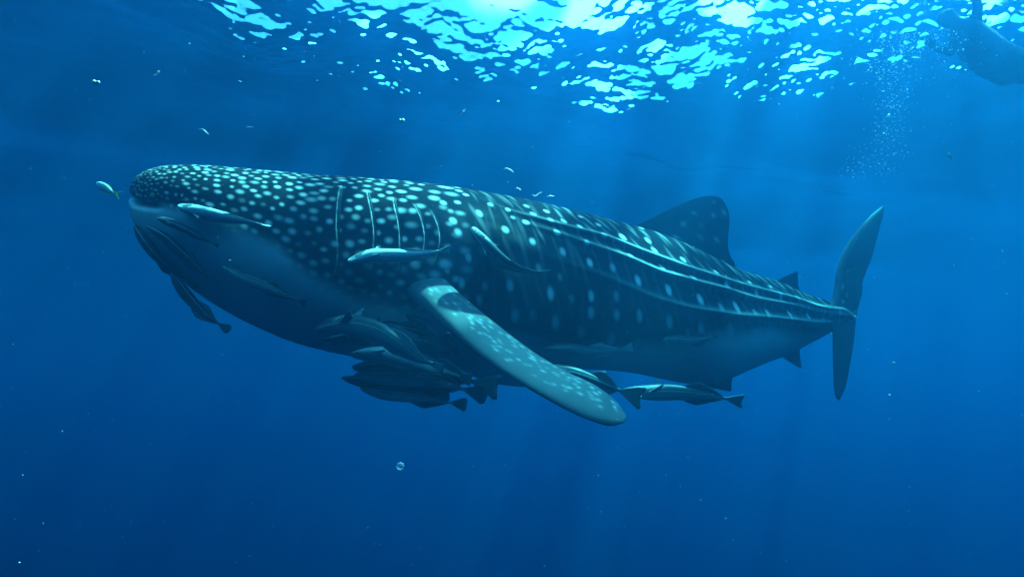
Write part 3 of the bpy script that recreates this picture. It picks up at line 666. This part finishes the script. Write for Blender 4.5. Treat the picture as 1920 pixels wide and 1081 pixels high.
# ------------------------------------------------------------------ small golden-tailed fish in front of the snout
def little_fish():
    d = 5.2
    A = np.array([P(*p) for p in ((180.5,342,d),(190,348,d),(200,354,d),(208,359,d),(215.5,362,d))]); n = 40; ax = catmull(A, n); t = np.linspace(0, 1, n)
    tg = np.gradient(ax, axis=0); tg /= np.linalg.norm(tg, axis=1, keepdims=True)
    view = -ax / np.linalg.norm(ax, axis=1, keepdims=True); dv = np.cross(tg, view); dv *= np.sign(np.mean(dv @ C_U)); lv = np.cross(tg, dv); lv *= np.sign(np.mean((lv * view).sum(1)))
    R = 8.6 * d / F
    hp = pchip([0, .05, .15, .35, .55, .75, .9, 1], [.10, .45, .78, 1, .88, .52, .20, .13], t); wp = hp * 0.42
    m = 24; an = np.linspace(0, 2 * math.pi, m, endpoint=False)
    g = ax[:, None] + R * (hp[:, None] * np.sin(an))[..., None] * dv[:, None] + R * (wp[:, None] * np.cos(an))[..., None] * lv[:, None]
    w = NT('silver_fish'); h = w.attr('height')
    c = w.mix(w.math('MULTIPLY_ADD', h, 2.0, -0.9, clamp=True), (0.42, 0.46, 0.48, 1), (0.16, 0.22, 0.14, 1))
    b = w.n('ShaderNodeBsdfPrincipled', {'Base Color': c, 'Roughness': 0.35, 'Specular IOR Level': 0.4}); w.link(b.outputs[0], w.out.inputs[0])
    yel = simple('yellow_tail', (0.60, 0.62, 0.06), 0.5, 0.1)
    root = empty('small_fish', ax[n // 2]); tag(root, 'tiny silver fish with yellow forked tail just ahead of the shark snout', 'fish')
    f = [tuple(map(int, x)) for x in grid_faces(n, m, wrap_v=True)] + [(k, (k + 1) % m, n * m) for k in range(m)]
    mesh_obj('body', np.vstack([g.reshape(-1, 3), ax[:1]]), f, w.m, root, attrs={'height': np.r_[np.broadcast_to(np.sin(an), (n, m)).ravel(), 0]})
    for sg in (1, -1):
        s = np.linspace(0, 1, 8); base = ax[-3] + dv[-1] * (sg * s * R * .14)[:, None]
        ribbon_fin('tail_fin', base, ax[-1] + tg[-1] * (R * (.45 + 1.0 * s))[:, None] + dv[-1] * (sg * R * 1.15 * s)[:, None], yel, root, .05 * R)
        kk = np.arange(int(.38 * n), int(.9 * n)); q = np.linspace(0, 1, len(kk)); base = ax[kk] + sg * dv[kk] * (R * hp[kk] * .9)[:, None]
        ribbon_fin('dorsal_fin' if sg > 0 else 'anal_fin', base, base + sg * dv[kk] * (R * (.1 * hp[kk] + .34 * np.clip(q / .2, 0, 1) * (1 - q)))[:, None] + tg[kk] * R * .2, yel, root, .04 * R)
    disc_bump('eye', ax[6] + lv[6] * R * wp[6] * .95 + dv[6] * R * .1, lv[6], R * .14, R * .06, BLACK, root, axis_=tg[6])
little_fish()
# ------------------------------------------------------------------ swimmer at the surface, upper right
def at_z(px, py, z):
    r = C_F + C_R * ((px - 960.0) / F) - C_U * ((py - 540.5) / F); return r * (z / r[2])
def swimmer():
    suit = NT('wet_swimsuit'); h = suit.attr('skin')
    tcs = suit.n('ShaderNodeTexCoord').outputs['Object']; nz = suit.n('ShaderNodeTexNoise', {'Vector': tcs, 'Scale': 14.0, 'Detail': 3.0}).outputs[0]
    c = suit.mix(nz, (0.008, 0.009, 0.011, 1), (0.018, 0.020, 0.024, 1))
    b = suit.n('ShaderNodeBsdfPrincipled', {'Base Color': c, 'Roughness': 0.6, 'Specular IOR Level': 0.1}); suit.link(b.outputs[0], suit.out.inputs[0])
    J = {  # joint: (point, radius)
        'chest': (at_z(1812, 62, 4.20), .18), 'ribs': (at_z(1838, 90, 4.12), .225), 'waist': (at_z(1864, 112, 4.05), .235), 'pelvis': (at_z(1890, 124, 4.0), .235),
        'neck': (at_z(1790, 44, 4.28), .075), 'head': (at_z(1778, 36, 4.36), .105),
        'sh_n': (at_z(1796, 76, 4.12), .075), 'el_n': (at_z(1782, 98, 3.98), .05), 'wr_n': (at_z(1757, 92, 3.98), .036), 'ha_n': (at_z(1747, 84, 4.0), .042),
        'sh_f': (at_z(1828, 44, 4.30), .075), 'el_f': (at_z(1834, 14, 4.36), .052), 'wr_f': (at_z(1828, -14, 4.40), .038), 'ha_f': (at_z(1822, -28, 4.42), .04),
        'hip_n': (at_z(1886, 138, 3.92), .115), 'kn_n': (at_z(1962, 150, 3.72), .075), 'an_n': (at_z(2040, 120, 3.85), .05), 'ft_n': (at_z(2075, 112, 3.9), .04),
        'hip_f': (at_z(1912, 120, 4.05), .115), 'kn_f': (at_z(1990, 96, 4.1), .075), 'an_f': (at_z(2065, 72, 4.2), .05), 'ft_f': (at_z(2100, 66, 4.2), .04)}
    bones = [('chest','ribs'),('ribs','waist'),('waist','pelvis'),('chest','neck'),('neck','head'),('chest','sh_n'),('ribs','sh_n'),('sh_n','el_n'),('el_n','wr_n'),('wr_n','ha_n'),('chest','sh_f'),('sh_f','el_f'),('el_f','wr_f'),('wr_f','ha_f'),
             ('pelvis','hip_n'),('hip_n','kn_n'),('kn_n','an_n'),('an_n','ft_n'),('pelvis','hip_f'),('hip_f','kn_f'),('kn_f','an_f'),('an_f','ft_f')]
    bm_ = bmesh.new()
    def ball(c, r):
        bmesh.ops.create_icosphere(bm_, subdivisions=2, radius=float(r), matrix=Matrix.Translation(Vector(c)))
    for a, b_ in bones:
        (pa, ra), (pb, rb_) = J[a], J[b_]; L = np.linalg.norm(pb - pa); k = max(3, int(L / (0.35 * min(ra, rb_))))
        for s in np.linspace(0, 1, k): ball(pa + (pb - pa) * s, ra + (rb_ - ra) * s)
    # fingers on both hands
    for hnd, wr in (('ha_n', 'wr_n'), ('ha_f', 'wr_f')):
        p = J[hnd][0]; dr = p - J[wr][0]; dr /= np.linalg.norm(dr); sdv = np.cross(dr, [0, 0.3, 1]); sdv /= np.linalg.norm(sdv)
        for q, ln in zip((-1.5, -.5, .5, 1.5), (.075, .09, .085, .065)):
            for s in np.linspace(0, 1, 7): ball(p + sdv * q * .022 + dr * (.03 + ln * s) + sdv * q * .006 * s, .0105 - .002 * s)
        for s in np.linspace(0, 1, 6): ball(p - sdv * (.035 + .03 * s) + dr * (-.01 + .05 * s), .0115)
    me = bpy.data.meshes.new('body'); bm_.to_mesh(me); bm_.free()
    root = empty('person', J['ribs'][0]); tag(root, 'person in dark suit swimming at the surface, upper right corner', 'person')
    o = bpy.data.objects.new('body', me); col.objects.link(o)
    off = np.array(root.location); co = np.empty(len(me.vertices) * 3, np.float32); me.vertices.foreach_get('co', co); me.vertices.foreach_set('co', (co.reshape(-1, 3) - off).astype(np.float32).ravel())
    o.parent = root; me.materials.append(suit.m)
    r = o.modifiers.new('skin', 'REMESH'); r.mode = 'VOXEL'; r.voxel_size = 0.012; r.use_smooth_shade = True
    s = o.modifiers.new('ease', 'SMOOTH'); s.factor = 0.6; s.iterations = 8
    # short dark hair cap
    hc = J['head'][0]; hd = hc - J['neck'][0]; hd /= np.linalg.norm(hd)
    bm_ = bmesh.new(); bmesh.ops.create_icosphere(bm_, subdivisions=3, radius=.112, matrix=Matrix.Translation(Vector(hc - off)))
    bmesh.ops.delete(bm_, geom=[v for v in bm_.verts if (np.array(v.co) + off - hc) @ (hd + np.array([0, .3, .5])) < 0.0], context='VERTS')
    for v in bm_.verts: v.co += Vector(np.random.default_rng(v.index).normal(0, .003, 3))
    me = bpy.data.meshes.new('hair'); bm_.to_mesh(me); bm_.free(); me.materials.append(simple('dark_hair', (0.012, 0.012, 0.012), 0.7))
    hr = bpy.data.objects.new('hair', me); col.objects.link(hr); hr.parent = root
swimmer()

# ------------------------------------------------------------------ bubbles and drifting specks
def specks(name, C, R, mat, kind='stuff', sub=1, squash=None, seed=1):
    bm0 = bmesh.new(); bmesh.ops.create_icosphere(bm0, subdivisions=sub, radius=1.0)
    bv = np.array([v.co[:] for v in bm0.verts]); bf = np.array([[v.index for v in f.verts] for f in bm0.faces]); bm0.free()
    C = np.asarray(C); R = np.asarray(R); r = np.random.default_rng(seed)
    sq = np.ones((len(C), 1, 3)) if squash is None else r.uniform(squash[0], squash[1], (len(C), 1, 3))
    Vv = C[:, None] + bv[None] * R[:, None, None] * sq
    Ff = (bf[None] + (np.arange(len(C)) * len(bv))[:, None, None]).reshape(-1, 3)
    return tag(mesh_obj(name, Vv.reshape(-1, 3), Ff, mat), kind=kind)
def bubble_mat():
    w = NT('air_bubble')
    fr = w.n('ShaderNodeLayerWeight', {0: 0.55})
    tr = w.n('ShaderNodeBsdfTransparent', {0: (0.9, 0.95, 1, 1)}); gl = w.n('ShaderNodeBsdfPrincipled', {'Base Color': (0.9, 0.9, 0.9, 1), 'Roughness': 0.15})
    mx = w.n('ShaderNodeMixShader', {0: w.math('MULTIPLY_ADD', fr.outputs['Facing'], 0.25, 0.75), 1: tr.outputs[0], 2: gl.outputs[0]}); w.link(mx.outputs[0], w.out.inputs[0]); return w.m
BUB = bubble_mat()
r3 = np.random.default_rng(3)
cs, rs = [], []
for k in range(620):
    y = 330 - 250 * r3.random() ** 1.0
    cx = np.interp(y, [60, 120, 200, 260, 330], [1690, 1668, 1672, 1668, 1625]); sp = np.interp(y, [60, 140, 230, 330], [34, 26, 17, 30])
    d = 7.4 + r3.normal(0, .25)
    cs.append(P(cx + r3.normal(0, sp), y + r3.normal(0, 6), d)); rs.append(0.0042 * math.exp(r3.normal(0, .45)))
for k in range(420):                                             # churned round the swimmer
    p = at_z(1725 + r3.normal(0, 55), 95 + abs(r3.normal(0, 45)) - 40, 4.0 + r3.uniform(-.45, .3)); cs.append(p); rs.append(0.0038 * math.exp(r3.normal(0, .5)))
tag(specks('bubbles', cs, rs, BUB, seed=4), 'streams of tiny air bubbles trailing below the swimmer', kind='stuff')
SNOW = simple('marine_snow', (0.55, 0.56, 0.52), 0.8, 0.0)
cs, rs = [], []
for k in range(900):
    d = 1.2 + 6.0 * r3.random() ** 0.6
    cs.append(P(r3.uniform(-30, 1950), r3.uniform(-30, 1110), d)); rs.append(d * math.exp(r3.normal(-7.9, .42)))
tag(specks('plankton', cs, rs, SNOW, squash=(.5, 1.3), seed=9), 'tiny pale specks drifting all through the water')

def fleck(px, py, ang, ln, wd, curve, label, d):
    """a shred of drifting jelly: short bent ribbon with a round section"""
    n, m = 14, 8; t = np.linspace(-1, 1, n); a = math.radians(ang); mpp = d / F
    c0 = P(px, py, d); ex_ = C_R * math.cos(a) - C_U * math.sin(a) + C_F * 0.2; ey = C_R * math.sin(a) + C_U * math.cos(a)
    cen = c0 + ex_ * (t * ln / 2 * mpp)[:, None] + ey * (curve * mpp * (t ** 2 + .35 * np.sin(t * 4)))[:, None]
    rr = wd / 2 * mpp * np.sqrt(np.clip(1 - t ** 2, .02, 1)) * (1 + .35 * np.sin(t * 5 + px))
    an = np.linspace(0, 2 * math.pi, m, endpoint=False)
    g = cen[:, None] + rr[:, None, None] * (np.cos(an)[:, None] * ey + np.sin(an)[:, None] * C_F)
    f = [tuple(map(int, x)) for x in grid_faces(n, m, wrap_v=True)] + [tuple(range(m)), tuple(range((n - 1) * m, n * m))]
    tag(mesh_obj('drifting_jelly', g.reshape(-1, 3), f, JEL), label, 'jelly', 'pale shreds of jelly drifting in the water')
JEL = simple('pale_jelly', (0.5, 0.52, 0.52), 0.4, 0.1)
for a in [(180,154,10,13,6,1,'pale wedge-shaped speck floating far left, above the shark snout',3.2),(295,138,-45,15,3,2,'thin pale sliver floating high left, nearest the top patches',3.4),(383,245,28,20,3,-3,'pale curved sliver above the shark head',4.0),
          (468,239,-5,12,3,1,'short pale dash just right of the curved sliver above the shark head',4.2),(754,226,5,10,6,1,'pale rounded speck above the gill slits in open water',3.8),(869,210,-50,16,3,1,'thin pale sliver high above the shark back, under the surface patches',3.8),
          (1133,198,0,14,4,1,'small pale streak below the bright surface patches at centre',4.5),(1182,203,-40,14,3,1,'thin slanted sliver beside the small streak below the surface patches',4.5),(955,318,20,20,3,-2,'pale arched sliver just above the middle of the shark back',4.0),
          (1008,366,-20,20,3,4,'wavy pale thread above the shark back',4.0),(1032,368,-4,14,3,0,'straight pale dash beside the wavy thread above the shark back',4.0),(972,354,18,11,3,-1,'tiny pale comma above the shark back, left of the wavy thread',4.0),
          (1781,293,55,16,4,2,'small bright sliver in open water right of the bubble stream',5.5),(1676,680,0,6,4,0,'tiny pale speck right of the lower tail lobe',4.0)]:
    fleck(*a)
# round translucent comb jelly low in the frame
def round_jelly():
    w = NT('clear_jelly'); lw = w.n('ShaderNodeLayerWeight', {0: 0.35})
    tr = w.n('ShaderNodeBsdfTransparent'); df = w.n('ShaderNodeBsdfDiffuse', {0: (0.7, 0.75, 0.78, 1)})
    mx = w.n('ShaderNodeMixShader', {0: 0.07, 1: tr.outputs[0], 2: df.outputs[0]}); w.link(mx.outputs[0], w.out.inputs[0])
    d = 3.0; c = P(750.5, 873, d); r = 7.2 * d / F; n, m = 14, 28; Vv = []
    for i in range(n):
        a = math.pi * (i + .5) / n
        for k in range(m):
            b = 2 * math.pi * k / m; q = r * (1 + .07 * math.cos(8 * b) * math.sin(a))
            Vv.append(c + q * (math.sin(a) * math.cos(b) * C_R + math.sin(a) * math.sin(b) * C_U) - C_F * q * .7 * math.cos(a))
    f = [tuple(map(int, x)) for x in grid_faces(n, m, wrap_v=True)] + [tuple(range(m)), tuple(range((n - 1) * m, n * m))]
    tag(mesh_obj('round_jelly', Vv, f, w.m), 'small round translucent jelly alone in the dark water below the shark', 'jelly')
round_jelly()
